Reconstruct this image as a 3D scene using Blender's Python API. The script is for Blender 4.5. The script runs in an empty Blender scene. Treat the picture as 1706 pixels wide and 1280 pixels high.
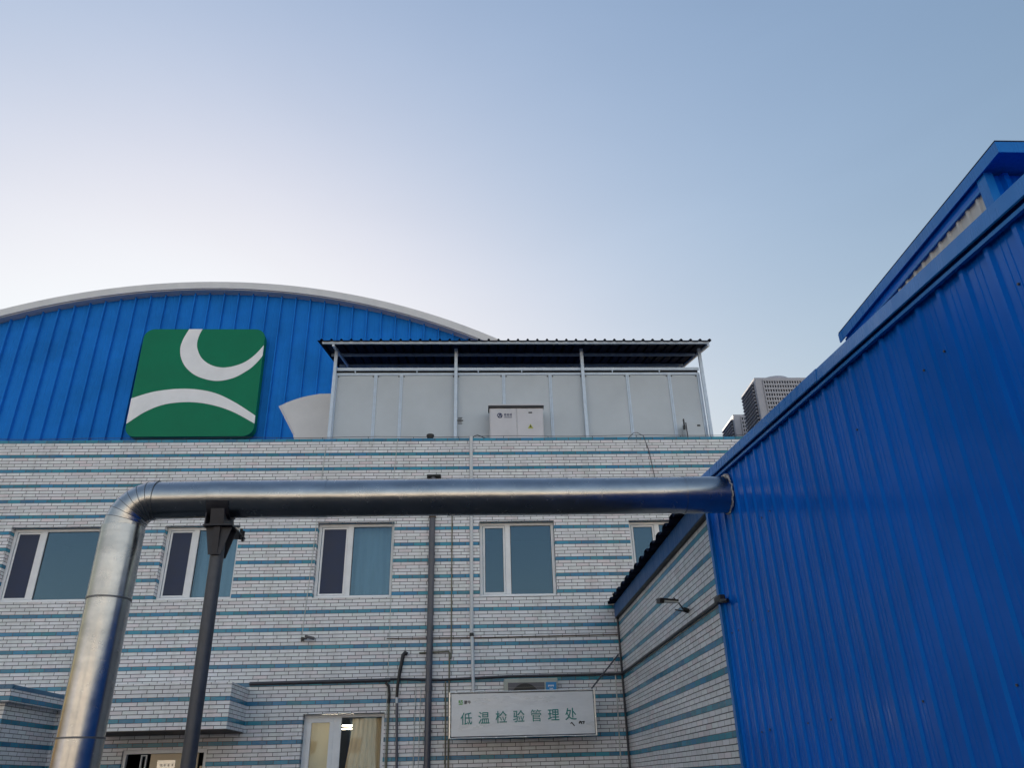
import bpy, bmesh, math, random
from mathutils import Vector, Matrix
random.seed(7)
S = bpy.context.scene
COL = S.collection

# ------------------------------------------------------------------ camera, sky, sun, exposure
cam_d = bpy.data.cameras.new('camera')
cam_d.sensor_fit = 'HORIZONTAL'; cam_d.sensor_width = 36.0
cam_d.lens = 1307.7 / 1706.0 * 36.0
cam_d.clip_start = 0.05; cam_d.clip_end = 3000
cam = bpy.data.objects.new('camera', cam_d); COL.objects.link(cam)
RIGHT = Vector((0.99882288, -0.04199801, -0.02426980))
DOWN = Vector((-0.00267312, 0.45192496, -0.89205195))
FWD = Vector((0.04843254, 0.89106677, 0.45128073))
cm = Matrix((RIGHT, -DOWN, -FWD)).transposed().to_4x4()
cm.translation = Vector((0, 0, 1.6))
cam.matrix_world = cm
S.camera = cam

SUN_EL = math.radians(13.0)
SUN_AZ = math.radians(-21)           # clockwise from +Y: low behind the arched hall, so the whole yard lies in its shade
W = bpy.data.worlds.new('World'); S.world = W; W.use_nodes = True
nt = W.node_tree; nt.nodes.clear()
sky = nt.nodes.new('ShaderNodeTexSky'); sky.sky_type = 'NISHITA'; sky.sun_disc = False
sky.sun_elevation = SUN_EL; sky.sun_rotation = SUN_AZ
sky.altitude = 0; sky.air_density = 2.35; sky.dust_density = 3.0; sky.ozone_density = 4.47
tint = nt.nodes.new('ShaderNodeMix'); tint.data_type = 'RGBA'; tint.blend_type = 'MULTIPLY'
tint.inputs[0].default_value = 1.0; tint.inputs[7].default_value = (1.01, 0.905, 1.0, 1)
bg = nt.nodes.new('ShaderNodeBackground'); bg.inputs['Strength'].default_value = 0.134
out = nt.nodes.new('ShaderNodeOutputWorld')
nt.links.new(sky.outputs[0], tint.inputs[6])
tc = nt.nodes.new('ShaderNodeTexCoord'); sp_ = nt.nodes.new('ShaderNodeSeparateXYZ'); nt.links.new(tc.outputs['Generated'], sp_.inputs[0])
def wm(op, a, b=None, clamp=False):
    nd = nt.nodes.new('ShaderNodeMath'); nd.operation = op; nd.use_clamp = clamp
    for i_, v_ in enumerate((a, b)):
        if v_ is None: continue
        if isinstance(v_, (int, float)): nd.inputs[i_].default_value = v_
        else: nt.links.new(v_, nd.inputs[i_])
    return nd.outputs[0]
# glare near the sun levels off the way thin haze does; faint streaks of high cloud
mp_ = nt.nodes.new('ShaderNodeMapping'); mp_.inputs['Scale'].default_value = (2.2, 1.1, 7.0); mp_.inputs['Rotation'].default_value = (0.5, 0.5, 0.2)
nz_ = nt.nodes.new('ShaderNodeTexNoise'); nz_.inputs['Scale'].default_value = 1.6; nz_.inputs['Detail'].default_value = 5; nz_.inputs['Distortion'].default_value = 0.6
nt.links.new(tc.outputs['Generated'], mp_.inputs[0]); nt.links.new(mp_.outputs[0], nz_.inputs['Vector'])
veil = wm('ADD', wm('MULTIPLY', nz_.outputs[0], 0.09), 0.955)
sc_ = nt.nodes.new('ShaderNodeSeparateColor'); nt.links.new(tint.outputs[2], sc_.inputs[0])
cc_ = nt.nodes.new('ShaderNodeCombineColor')
for i_, k_ in enumerate((3.32, 3.58, 4.0)):
    c_ = wm('MULTIPLY', sc_.outputs[i_], veil)
    nt.links.new(wm('DIVIDE', c_, wm('POWER', wm('ADD', wm('POWER', wm('DIVIDE', c_, k_), 3.0), 1.0), 1 / 3.0)), cc_.inputs[i_])
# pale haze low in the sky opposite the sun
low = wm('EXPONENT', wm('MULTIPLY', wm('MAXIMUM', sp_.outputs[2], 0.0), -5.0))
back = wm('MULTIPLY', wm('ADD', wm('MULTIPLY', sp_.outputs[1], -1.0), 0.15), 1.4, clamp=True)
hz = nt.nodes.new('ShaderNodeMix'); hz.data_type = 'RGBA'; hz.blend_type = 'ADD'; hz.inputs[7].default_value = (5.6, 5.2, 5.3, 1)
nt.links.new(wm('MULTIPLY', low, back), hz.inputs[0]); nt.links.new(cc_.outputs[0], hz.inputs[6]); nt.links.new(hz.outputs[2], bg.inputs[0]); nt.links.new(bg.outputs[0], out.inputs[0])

sun_d = bpy.data.lights.new('sun', 'SUN'); sun_d.energy = 5.0; sun_d.angle = math.radians(0.5)
sun_d.color = (1.0, 0.88, 0.72)
sun = bpy.data.objects.new('sun', sun_d); COL.objects.link(sun)
sdir = Vector((math.sin(SUN_AZ) * math.cos(SUN_EL), math.cos(SUN_AZ) * math.cos(SUN_EL), math.sin(SUN_EL)))
sun.rotation_euler = sdir.to_track_quat('Z', 'Y').to_euler()
sun.location = sdir * 50

S.view_settings.view_transform = 'Standard'; S.view_settings.look = 'None'
S.view_settings.exposure = 1.12; S.view_settings.gamma = 1.0
S.cycles.max_bounces = 8

# ------------------------------------------------------------------ materials
class NT:
    """small helper to wire shader nodes"""
    def __init__(self, name):
        self.m = bpy.data.materials.new(name); self.m.use_nodes = True
        self.t = self.m.node_tree; self.t.nodes.clear()
        self.out = self.t.nodes.new('ShaderNodeOutputMaterial')
    def n(self, kind, **kw):
        nd = self.t.nodes.new(kind)
        for k, v in kw.items():
            setattr(nd, k, v)
        return nd
    def put(self, sock, v):
        if hasattr(v, 'is_output') or isinstance(v, bpy.types.NodeSocket):
            self.t.links.new(v, sock)
        else:
            sock.default_value = v
    def math(self, op, a, b=None, c=None, clamp=False):
        nd = self.n('ShaderNodeMath', operation=op); nd.use_clamp = clamp
        self.put(nd.inputs[0], a)
        if b is not None: self.put(nd.inputs[1], b)
        if c is not None: self.put(nd.inputs[2], c)
        return nd.outputs[0]
    def mix(self, f, a, b):
        nd = self.n('ShaderNodeMix', data_type='RGBA')
        self.put(nd.inputs[0], f); self.put(nd.inputs[6], a); self.put(nd.inputs[7], b)
        return nd.outputs[2]
    def pos(self):
        g = self.n('ShaderNodeNewGeometry'); s = self.n('ShaderNodeSeparateXYZ')
        self.t.links.new(g.outputs['Position'], s.inputs[0])
        return g, s.outputs[0], s.outputs[1], s.outputs[2]
    def noise(self, vec, scale, detail=3, rough=0.5, stretch=None):
        nd = self.n('ShaderNodeTexNoise'); nd.inputs['Scale'].default_value = scale
        nd.inputs['Detail'].default_value = detail; nd.inputs['Roughness'].default_value = rough
        if stretch:
            mp = self.n('ShaderNodeMapping'); mp.inputs['Scale'].default_value = stretch
            self.t.links.new(vec, mp.inputs[0]); vec = mp.outputs[0]
        self.t.links.new(vec, nd.inputs['Vector'])
        return nd.outputs[0]
    def ramp(self, v, a, b, lo=0.0, hi=1.0):
        nd = self.n('ShaderNodeMapRange'); self.put(nd.inputs[0], v)
        nd.inputs[1].default_value = a; nd.inputs[2].default_value = b
        nd.inputs[3].default_value = lo; nd.inputs[4].default_value = hi
        return nd.outputs[0]
    def bump(self, h, dist, strength=1.0):
        nd = self.n('ShaderNodeBump'); nd.inputs['Distance'].default_value = dist
        nd.inputs['Strength'].default_value = strength; self.t.links.new(h, nd.inputs['Height'])
        return nd.outputs[0]
    def bsdf(self, col, rough=0.5, metal=0.0, spec=0.5, normal=None, **kw):
        p = self.n('ShaderNodeBsdfPrincipled')
        self.put(p.inputs['Base Color'], col); self.put(p.inputs['Roughness'], rough)
        self.put(p.inputs['Metallic'], metal); p.inputs['Specular IOR Level'].default_value = spec
        if normal is not None: self.t.links.new(normal, p.inputs['Normal'])
        for k, v in kw.items(): self.put(p.inputs[k.replace('_', ' ')], v)
        self.t.links.new(p.outputs[0], self.out.inputs[0])
        return p

def rgb(r, g, b): return (r, g, b, 1.0)

def mat_plain(name, col, rough=0.5, metal=0.0, var=0.12, scale=6.0, spec=0.5, bump=0.0, stretch=None):
    k = NT(name); g, x, y, z = k.pos()
    f = k.noise(g.outputs['Position'], scale, 5, 0.6, stretch)
    f = k.ramp(f, 0.3, 0.7)
    a = rgb(*[c * (1 - var) for c in col]); b = rgb(*[min(1, c * (1 + var)) for c in col])
    c = k.mix(f, a, b)
    nm = None
    if bump:
        nm = k.bump(k.noise(g.outputs['Position'], scale * 2.2, 3, 0.5, stretch), bump)
    r = k.ramp(f, 0, 1, max(0.02, rough * 0.85), min(1, rough * 1.15))
    k.bsdf(c, r, metal, spec, nm)
    return k.m

ZTOP = 7.916           # top of the top blue course
COURSE = 0.06224
def mat_tile():
    k = NT('glazed_strip_tiles'); g, x, y, z = k.pos()
    ns = k.n('ShaderNodeSeparateXYZ'); k.t.links.new(g.outputs['True Normal'], ns.inputs[0])
    side = k.math('GREATER_THAN', k.math('ABSOLUTE', ns.outputs[0]), 0.6)
    u = k.math('ADD', k.math('MULTIPLY', side, y), k.math('MULTIPLY', k.math('SUBTRACT', 1.0, side), x))
    flat = k.math('GREATER_THAN', k.math('ABSOLUTE', ns.outputs[2]), 0.6)
    v = k.math('ADD', k.math('MULTIPLY', flat, y), k.math('MULTIPLY', k.math('SUBTRACT', 1.0, flat), z))
    # hand-laid courses wander a little
    gp = g.outputs['Position']
    wob = k.math('MULTIPLY', k.math('SUBTRACT', k.noise(gp, 0.9, 2), 0.5), 0.010)
    rowf = k.math('DIVIDE', k.math('SUBTRACT', ZTOP, k.math('ADD', v, wob)), COURSE)
    row = k.math('FLOOR', rowf); fr = k.math('FRACT', rowf)
    wn = k.n('ShaderNodeTexWhiteNoise', noise_dimensions='1D'); k.put(wn.inputs['W'], row)
    off = k.math('ADD', k.math('MULTIPLY', row, 0.5), k.math('MULTIPLY', wn.outputs[0], 0.33))
    uw = k.math('MULTIPLY', k.math('SUBTRACT', k.noise(gp, 3.1, 2), 0.5), 0.03)
    uf = k.math('ADD', k.math('DIVIDE', k.math('ADD', u, uw), 0.25), off)
    cl = k.math('FLOOR', uf); fu = k.math('FRACT', uf)
    blue = k.math('LESS_THAN', k.math('FLOORED_MODULO', k.math('ADD', row, 0.01), 5.0), 0.5)
    cv = k.n('ShaderNodeCombineXYZ'); k.put(cv.inputs[0], cl); k.put(cv.inputs[1], row); k.put(cv.inputs[2], side)
    h = k.n('ShaderNodeTexWhiteNoise', noise_dimensions='3D'); k.t.links.new(cv.outputs[0], h.inputs[0])
    hs = k.n('ShaderNodeSeparateColor'); k.t.links.new(h.outputs[1], hs.inputs[0])
    # joints
    def edge(t, w):
        d = k.math('MINIMUM', t, k.math('SUBTRACT', 1.0, t))
        return k.ramp(d, w * 0.55, w * 0.95)
    tile = k.math('MULTIPLY', k.math('MAXIMUM', edge(fr, 0.105), k.math('MULTIPLY', blue, edge(fr, 0.03))), edge(fu, 0.025))
    # white tiles: faint pink, green and cream casts
    c1 = k.mix(hs.outputs[0], rgb(0.80, 0.79, 0.835), rgb(0.785, 0.81, 0.815))
    c2 = k.mix(k.ramp(hs.outputs[1], 0.75, 1.0), c1, rgb(0.80, 0.72, 0.75))
    val = k.ramp(hs.outputs[2], 0, 1, 0.91, 1.05)
    hv = k.n('ShaderNodeHueSaturation'); k.put(hv.inputs['Value'], val); k.put(hv.inputs['Color'], c2)
    bcol = k.mix(hs.outputs[0], rgb(0.022, 0.205, 0.400), rgb(0.026, 0.275, 0.370))
    hb = k.n('ShaderNodeHueSaturation'); k.put(hb.inputs['Value'], k.ramp(hs.outputs[2], 0, 1, 0.72, 1.15)); k.put(hb.inputs['Color'], bcol)
    body = k.mix(blue, hv.outputs[0], hb.outputs[0])
    # dirt: long runs and patches
    run = k.ramp(k.noise(gp, 1.0, 5, 0.65, (5.0, 5.0, 0.35)), 0.50, 0.78)
    pat = k.ramp(k.noise(gp, 0.8, 6, 0.7), 0.50, 0.75)
    dirt = k.math('MAXIMUM', k.math('MULTIPLY', run, 0.32), k.math('MULTIPLY', pat, 0.20))
    body = k.mix(dirt, body, rgb(0.20, 0.185, 0.15))
    grout = k.mix(k.noise(gp, 9, 3), rgb(0.030, 0.029, 0.034), rgb(0.075, 0.072, 0.072))
    col = k.mix(tile, grout, body)
    rough = k.ramp(tile, 0, 1, 0.9, 0.24)
    tilt = k.math('ADD', k.math('MULTIPLY', tile, 1.0), k.math('MULTIPLY', k.noise(gp, 26, 2), 0.18))
    k.bsdf(col, rough, 0, 0.45, k.bump(tilt, 0.002, 0.8))
    return k.m

def mat_cladding(name, col, streak=0.25, rough=0.25, spec=0.5):
    k = NT(name); g, x, y, z = k.pos(); gp = g.outputs['Position']
    st = k.ramp(k.noise(gp, 6.0, 4, 0.65, (3.0, 3.0, 0.05)), 0.35, 0.75)
    pt = k.ramp(k.noise(gp, 0.9, 4, 0.6), 0.3, 0.7)
    a = rgb(*[c * (1 - 0.16) for c in col]); b = rgb(*[c * (1 + 0.12) for c in col])
    c = k.mix(pt, a, b)
    dust = k.math('MULTIPLY', st, streak * 0.35)
    c = k.mix(dust, c, rgb(0.10, 0.22, 0.48))
    wav = k.math('ADD', k.noise(gp, 1.6, 3, 0.5, (1, 1, 0.5)), k.math('MULTIPLY', k.noise(gp, 9, 2, 0.5, (1, 1, 0.08)), 0.25))
    r = k.math('ADD', k.ramp(st, 0, 1, rough * 0.8, rough * 1.5), k.math('MULTIPLY', k.noise(gp, 3, 3), 0.06))
    p = k.bsdf(c, r, 0, spec, k.bump(wav, 0.012, 0.5)); p.inputs['Specular Tint'].default_value = (0.06, 0.55, 1.0, 1)
    return k.m

def mat_metal():
    k = NT('galvanised_sheet'); g, x, y, z = k.pos(); gp = g.outputs['Position']
    f = k.noise(gp, 7, 5, 0.65, (0.4, 1, 1))
    c = k.mix(k.ramp(f, 0.35, 0.7), rgb(0.36, 0.365, 0.375), rgb(0.49, 0.49, 0.495))
    grime = k.ramp(k.noise(gp, 2.4, 6, 0.7), 0.56, 0.74)
    c = k.mix(k.math('MULTIPLY', grime, 0.10), c, rgb(0.22, 0.20, 0.18))
    r = k.math('ADD', 0.17, k.math('MULTIPLY', k.noise(gp, 11, 4, 0.6), 0.16))
    dent = k.math('ADD', k.noise(gp, 1.7, 2), k.math('MULTIPLY', k.noise(gp, 12, 2), 0.06))
    k.bsdf(c, r, 1.0, 0.5, k.bump(dent, 0.012, 0.55))
    return k.m

def mat_glass(name, tint=(0.70, 0.78, 0.82), refl=0.075):
    k = NT(name); g, x, y, z = k.pos()
    lw = k.n('ShaderNodeLayerWeight'); lw.inputs['Blend'].default_value = 0.35
    f = k.math('ADD', refl, k.math('MULTIPLY', lw.outputs['Facing'], 0.22), clamp=True)
    gl = k.n('ShaderNodeBsdfGlossy'); gl.inputs['Roughness'].default_value = 0.015
    gl.inputs['Color'].default_value = (0.42, 0.68, 0.95, 1)
    k.t.links.new(k.bump(k.noise(g.outputs['Position'], 1.3, 2), 0.006, 0.4), gl.inputs['Normal'])
    tr = k.n('ShaderNodeBsdfTransparent'); tr.inputs['Color'].default_value = (*tint, 1)
    mx = k.n('ShaderNodeMixShader'); k.t.links.new(f, mx.inputs[0])
    k.t.links.new(tr.outputs[0], mx.inputs[1]); k.t.links.new(gl.outputs[0], mx.inputs[2])
    k.t.links.new(mx.outputs[0], k.out.inputs[0])
    return k.m

def mat_emit(name, col, s):
    k = NT(name); e = k.n('ShaderNodeEmission'); e.inputs[0].default_value = (*col, 1); e.inputs[1].default_value = s
    k.t.links.new(e.outputs[0], k.out.inputs[0]); return k.m

M = {}
M['tile'] = mat_tile()
M['blue'] = mat_cladding('blue_painted_steel', (0.0003, 0.116, 0.585), 0.10, 0.16, 0.36)
M['bluetrim'] = mat_cladding('blue_flashing', (0.008, 0.160, 0.520), 0.20, 0.25, 0.5)
M['gable'] = mat_cladding('blue_gable_steel', (0.014, 0.180, 0.620), 0.12, 0.34, 0.35)
M['rim'] = mat_plain('grey_arched_sheet', (0.68, 0.68, 0.69), 0.45, 0.0, 0.06, 2)
M['metal'] = mat_metal()
M['seam'] = mat_plain('dull_seam', (0.16, 0.16, 0.17), 0.45, 0.7, 0.2, 20)
M['steel'] = mat_plain('painted_grey_steel', (0.075, 0.078, 0.092), 0.45, 0.2, 0.25, 7, bump=0.001)
M['darksteel'] = mat_plain('dark_steel', (0.028, 0.028, 0.036), 0.5, 0.2, 0.3, 12, bump=0.001)
M['upvc'] = mat_plain('white_upvc', (0.80, 0.81, 0.83), 0.32, 0, 0.06, 5)
M['cream'] = mat_plain('cream_painted_door', (0.66, 0.53, 0.36), 0.45, 0, 0.07, 4)
M['panel'] = mat_plain('grey_sandwich_panel', (0.50, 0.55, 0.595), 0.42, 0, 0.06, 1.2)
M['alu'] = mat_plain('pale_aluminium', (0.58, 0.68, 0.80), 0.35, 0.0, 0.08, 8)
M['roofsheet'] = mat_plain('dark_roof_sheet', (0.010, 0.016, 0.036), 0.8, 0.0, 0.2, 3, spec=0.08)
M['cabinet'] = mat_plain('light_grey_cabinet', (0.58, 0.575, 0.61), 0.4, 0, 0.06, 3)
M['black'] = mat_plain('black_plastic', (0.012, 0.012, 0.014), 0.45, 0, 0.3, 20)
M['green'] = mat_plain('green_sign_face', (0.002, 0.185, 0.092), 0.5, 0, 0.09, 0.8, spec=0.2)
M['white'] = mat_plain('white_sign_vinyl', (0.84, 0.85, 0.87), 0.5, 0, 0.05, 2, spec=0.2)
M['signface'] = mat_plain('grey_sign_face', (0.66, 0.69, 0.73), 0.30, 0.1, 0.09, 1.6, stretch=(1, 1, 2.5), bump=0.006)
M['signedge'] = mat_plain('pale_sign_edge', (0.90, 0.86, 0.79), 0.25, 0.4, 0.10, 9)
M['teal'] = mat_plain('teal_lettering', (0.006, 0.215, 0.205), 0.4, 0, 0.10, 4)
M['navy'] = mat_plain('navy_print', (0.02, 0.035, 0.11), 0.5, 0, 0.1, 4)
M['logogreen'] = mat_plain('pale_green_print', (0.12, 0.36, 0.06), 0.5, 0, 0.1, 4)
M['yellow'] = mat_plain('yellow_sticker', (0.42, 0.45, 0.05), 0.5, 0, 0.1, 4)
M['cyan'] = mat_plain('cyan_sticker', (0.015, 0.24, 0.55), 0.4, 0, 0.06, 6)
M['acgrey'] = mat_plain('warm_grey_casing', (0.40, 0.40, 0.44), 0.45, 0, 0.07, 3)
M['acold'] = mat_plain('aged_cream_casing', (0.40, 0.42, 0.37), 0.45, 0, 0.08, 5)
M['fin'] = mat_plain('dark_fins', (0.025, 0.027, 0.035), 0.5, 0.3, 0.2, 30)
M['pvcgrey'] = mat_plain('dark_grey_pipe', (0.085, 0.088, 0.112), 0.32, 0, 0.2, 5)
M['pvcwhite'] = mat_plain('white_pipe', (0.62, 0.64, 0.66), 0.4, 0, 0.07, 6)
M['wirewhite'] = mat_plain('pale_cable', (0.52, 0.54, 0.52), 0.5, 0, 0.1, 10)
M['wireolive'] = mat_plain('olive_conduit', (0.17, 0.165, 0.115), 0.5, 0, 0.2, 10)
M['wiredark'] = mat_plain('dark_conduit', (0.045, 0.045, 0.055), 0.45, 0, 0.25, 8)
M['rust'] = mat_plain('rusty_wire', (0.10, 0.065, 0.04), 0.7, 0.2, 0.3, 10)
M['foam'] = mat_plain('pale_sealant', (0.52, 0.50, 0.50), 0.8, 0, 0.25, 40, bump=0.01)
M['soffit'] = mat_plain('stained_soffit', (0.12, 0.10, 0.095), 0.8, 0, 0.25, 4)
def mat_cloth(name, col, sc=3):
    k = NT(name); g, x, y, z = k.pos()
    f = k.noise(g.outputs['Position'], sc, 4, 0.6, (6, 6, 0.4))
    c = k.mix(f, rgb(*[q * .86 for q in col]), rgb(*[min(1, q * 1.1) for q in col]))
    d = k.n('ShaderNodeBsdfDiffuse'); k.put(d.inputs[0], c); t = k.n('ShaderNodeBsdfTranslucent'); k.put(t.inputs[0], c)
    m = k.n('ShaderNodeMixShader'); m.inputs[0].default_value = 0.4
    k.t.links.new(d.outputs[0], m.inputs[1]); k.t.links.new(t.outputs[0], m.inputs[2]); k.t.links.new(m.outputs[0], k.out.inputs[0])
    return k.m
M['curtain'] = mat_cloth('beige_curtain', (0.86, 0.72, 0.52))
M['blind'] = mat_cloth('cream_blind', (0.84, 0.70, 0.46), 1)
M['paleblind'] = mat_plain('pale_film_curtain', (0.34, 0.43, 0.47), 0.6, 0, 0.12, 2, stretch=(4, 4, 0.6))
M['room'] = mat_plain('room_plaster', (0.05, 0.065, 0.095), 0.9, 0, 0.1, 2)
M['screen'] = mat_plain('insect_screen', (0.034, 0.045, 0.088), 0.7, 0, 0.15, 4)
M['glass'] = mat_glass('window_glass')
M['clearglass'] = mat_glass('clear_window_glass', (0.95, 0.95, 0.93), 0.03)
M['tube'] = mat_emit('lit_tube', (1.0, 0.88, 0.66), 22)
M['asphalt'] = mat_plain('worn_asphalt', (0.065, 0.063, 0.062), 0.85, 0, 0.25, 3, bump=0.004)
M['roofdeck'] = mat_plain('roof_membrane', (0.14, 0.14, 0.14), 0.85, 0, 0.2, 1.5)
M['siding'] = mat_plain('white_corrugated_siding', (0.60, 0.58, 0.54), 0.5, 0, 0.08, 4)
M['annexblue'] = mat_cladding('dull_blue_fascia', (0.020, 0.080, 0.230), 0.3, 0.4, 0.4)
M['lampwhite'] = mat_plain('pale_lamp_shade', (0.55, 0.57, 0.55), 0.4, 0, 0.05, 10)

# ------------------------------------------------------------------ builders
class MB:
    """collects faces in world coordinates"""
    def __init__(self): self.v = []; self.f = []; self.mi = []; self.sm = []
    def add(self, vs, fs, mi=0, smooth=False):
        o = len(self.v); self.v += [tuple(p) for p in vs]
        for f in fs:
            self.f.append([o + i for i in f]); self.mi.append(mi); self.sm.append(smooth)
        return self
    def box(self, x0, x1, y0, y1, z0, z1, mi=0):
        vs = [(x, y, z) for z in (z0, z1) for y in (y0, y1) for x in (x0, x1)]
        return self.add(vs, [(0, 2, 3, 1), (4, 5, 7, 6), (0, 1, 5, 4), (2, 6, 7, 3), (0, 4, 6, 2), (1, 3, 7, 5)], mi)
    def obox(self, c, ax, ay, az, hx, hy, hz, mi=0):
        c, ax, ay, az = Vector(c), Vector(ax).normalized(), Vector(ay).normalized(), Vector(az).normalized()
        vs = [c + ax * hx * i + ay * hy * j + az * hz * l for l in (-1, 1) for j in (-1, 1) for i in (-1, 1)]
        return self.add(vs, [(0, 2, 3, 1), (4, 5, 7, 6), (0, 1, 5, 4), (2, 6, 7, 3), (0, 4, 6, 2), (1, 3, 7, 5)], mi)
    def quad(self, a, b, c, d, mi=0): return self.add([a, b, c, d], [(0, 1, 2, 3)], mi)
    def prism(self, poly, axis, a, b, mi=0):
        """poly: 2D outline in the two other axes, extruded from a to b along axis"""
        def p3(p, t):
            return {0: (t, p[0], p[1]), 1: (p[0], t, p[1]), 2: (p[0], p[1], t)}[axis]
        n = len(poly)
        vs = [p3(p, a) for p in poly] + [p3(p, b) for p in poly]
        fs = [tuple(range(n)), tuple(range(2 * n - 1, n - 1, -1))]
        fs += [(i, i + n, (i + 1) % n + n, (i + 1) % n) for i in range(n)]
        return self.add(vs, fs, mi)
    def tube(self, pts, r, n=12, mi=0, caps=True, smooth=True):
        pts = [Vector(p) for p in pts]; rings = []
        up = None
        for i, p in enumerate(pts):
            d0 = (p - pts[i - 1]).normalized() if i > 0 else None
            d1 = (pts[i + 1] - p).normalized() if i < len(pts) - 1 else None
            t = (d0 + d1).normalized() if d0 and d1 else (d0 or d1)
            if up is None:
                up = Vector((0, 0, 1)) if abs(t.z) < 0.9 else Vector((0, 1, 0))
            s = t.cross(up).normalized(); up = s.cross(t).normalized()
            k = 1.0
            if d0 and d1:
                k = 1.0 / max(0.5, math.cos(d0.angle(d1) / 2)); bis = (d1 - d0)
                bis = bis.normalized() if bis.length > 1e-5 else None
            else: bis = None
            rr = r[i] if isinstance(r, (list, tuple)) else r
            ring = []
            for j in range(n):
                a = 2 * math.pi * j / n
                o = (s * math.cos(a) + up * math.sin(a)) * rr
                if bis: o += bis * o.dot(bis) * (k - 1)
                ring.append(p + o)
            rings.append(ring)
        vs = [q for ring in rings for q in ring]
        fs = []
        for i in range(len(pts) - 1):
            for j in range(n):
                a, b = i * n + j, i * n + (j + 1) % n
                fs.append((a, b, b + n, a + n))
        self.add(vs, fs, mi, smooth)
        if caps:
            self.add(rings[0], [tuple(range(n - 1, -1, -1))], mi)
            self.add(rings[-1], [tuple(range(n))], mi)
        return self
    def build(self, name, mats, parent=None, bevel=0.0, autosmooth=False):
        o0 = Vector((0, 0, 0)); q = parent
        while q is not None: o0 += q.location; q = q.parent
        me = bpy.data.meshes.new(name)
        me.from_pydata([tuple(Vector(p) - o0) for p in self.v], [], self.f)
        if not isinstance(mats, (list, tuple)): mats = [mats]
        for m in mats: me.materials.append(m)
        for i, p in enumerate(me.polygons):
            p.material_index = self.mi[i]; p.use_smooth = self.sm[i]
        bm = bmesh.new(); bm.from_mesh(me)
        bmesh.ops.recalc_face_normals(bm, faces=bm.faces)
        bm.to_mesh(me); bm.free(); me.update()
        o = bpy.data.objects.new(name, me); COL.objects.link(o)
        if parent is not None: o.parent = parent
        if bevel:
            md = o.modifiers.new('bevel', 'BEVEL'); md.width = bevel; md.segments = 2; md.limit_method = 'ANGLE'
        return o

def tag(o, label, cat, group=None):
    o['label'] = label; o['category'] = cat
    if group: o['group'] = group
    return o
def thing(name, loc, label, cat, group=None):
    o = bpy.data.objects.new(name, None); COL.objects.link(o); o.location = loc
    o.empty_display_size = 0.2
    return tag(o, label, cat, group)
def structure(o): o['kind'] = 'structure'; return o

def copy_tree(o, parent=None):
    c = o.copy(); COL.objects.link(c)
    if parent is not None: c.parent = parent
    for ch in list(o.children): copy_tree(ch, c)
    return c

def text_mesh(s, size, name, m, parent, loc, rot, spacing=1.0, extrude=0.003, align='LEFT', bold=0.0):
    cu = bpy.data.curves.new('lettering', 'FONT'); cu.body = s; cu.size = size; cu.extrude = extrude
    cu.space_character = spacing; cu.align_x = align; cu.offset = bold; cu.resolution_u = 4
    t = bpy.data.objects.new('lettering', cu); COL.objects.link(t)
    bpy.context.view_layer.update()
    me = bpy.data.meshes.new_from_object(t.evaluated_get(bpy.context.evaluated_depsgraph_get()))
    bpy.data.objects.remove(t); bpy.data.curves.remove(cu)
    me.materials.clear(); me.materials.append(m)
    o = bpy.data.objects.new(name, me); COL.objects.link(o); o.parent = parent
    o.location = loc; o.rotation_euler = rot
    return o

D = 14.93              # street face of the tiled building
XA = 2.677             # tiled flank of the annex

# ------------------------------------------------------------------ ground
g = MB()
g.quad((-700, -700, 0), (700, -700, 0), (700, 900, 0), (-700, 900, 0))
structure(g.build('ground', M['asphalt']))

# ------------------------------------------------------------------ tiled office building
office = thing('tiled_building', (-3, D, 0), 'two storey building faced in white strip tiles with blue bands, behind the metal pipe', 'building')
REV = 0.13
wins = [ # x0, x1, z0, z1, mullion x0, x1, kind
    (-8.78, -6.62, 4.73, 6.13, -8.26, -8.16, 'clear'),
    (-5.91, -4.50, 4.73, 6.13, -5.40, -5.30, 'film'),
    (-3.02, -1.55, 4.72, 6.16, -2.45, -2.35, 'film'),
    (0.10, 1.56, 4.70, 6.15, 0.60, 0.70, 'plain'),
    (3.04, 4.50, 4.70, 6.14, 3.56, 3.66, 'plain'),
    (-2.985, -1.575, 1.20, 2.72, -2.47, -2.33, 'curtain'),
    (-5.96, -4.55, 0.0, 2.215, 0, 0, 'door')]
X0, X1 = -16.0, 9.2
xc = sorted({X0, X1} | {w[0] for w in wins} | {w[1] for w in wins})
zc = sorted({0.0, ZTOP} | {w[2] for w in wins} | {w[3] for w in wins})
w = MB()
for i in range(len(xc) - 1):
    for j in range(len(zc) - 1):
        cx, cz = (xc[i] + xc[i + 1]) / 2, (zc[j] + zc[j + 1]) / 2
        if any(a[0] < cx < a[1] and a[2] < cz < a[3] for a in wins): continue
        w.quad((xc[i], D, zc[j]), (xc[i + 1], D, zc[j]), (xc[i + 1], D, zc[j + 1]), (xc[i], D, zc[j + 1]))
for a in wins:                                   # reveals
    x0, x1, z0, z1 = a[:4]; y1 = D + REV + 0.07
    w.quad((x0, D, z0), (x0, y1, z0), (x0, y1, z1), (x0, D, z1))
    w.quad((x1, D, z0), (x1, y1, z0), (x1, y1, z1), (x1, D, z1))
    w.quad((x0, D, z1), (x1, D, z1), (x1, y1, z1), (x0, y1, z1))
    w.quad((x0, D, z0), (x1, D, z0), (x1, y1, z0), (x0, y1, z0))
w.quad((X0, D, 0), (X0, 21.0, 0), (X0, 21.0, ZTOP), (X0, D, ZTOP))
w.quad((X1, D, 0), (X1, 21.0, 0), (X1, 21.0, ZTOP), (X1, D, ZTOP))
w.quad((X0, D, ZTOP), (X1, D, ZTOP), (X1, D + 0.24, ZTOP), (X0, D + 0.24, ZTOP))
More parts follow.
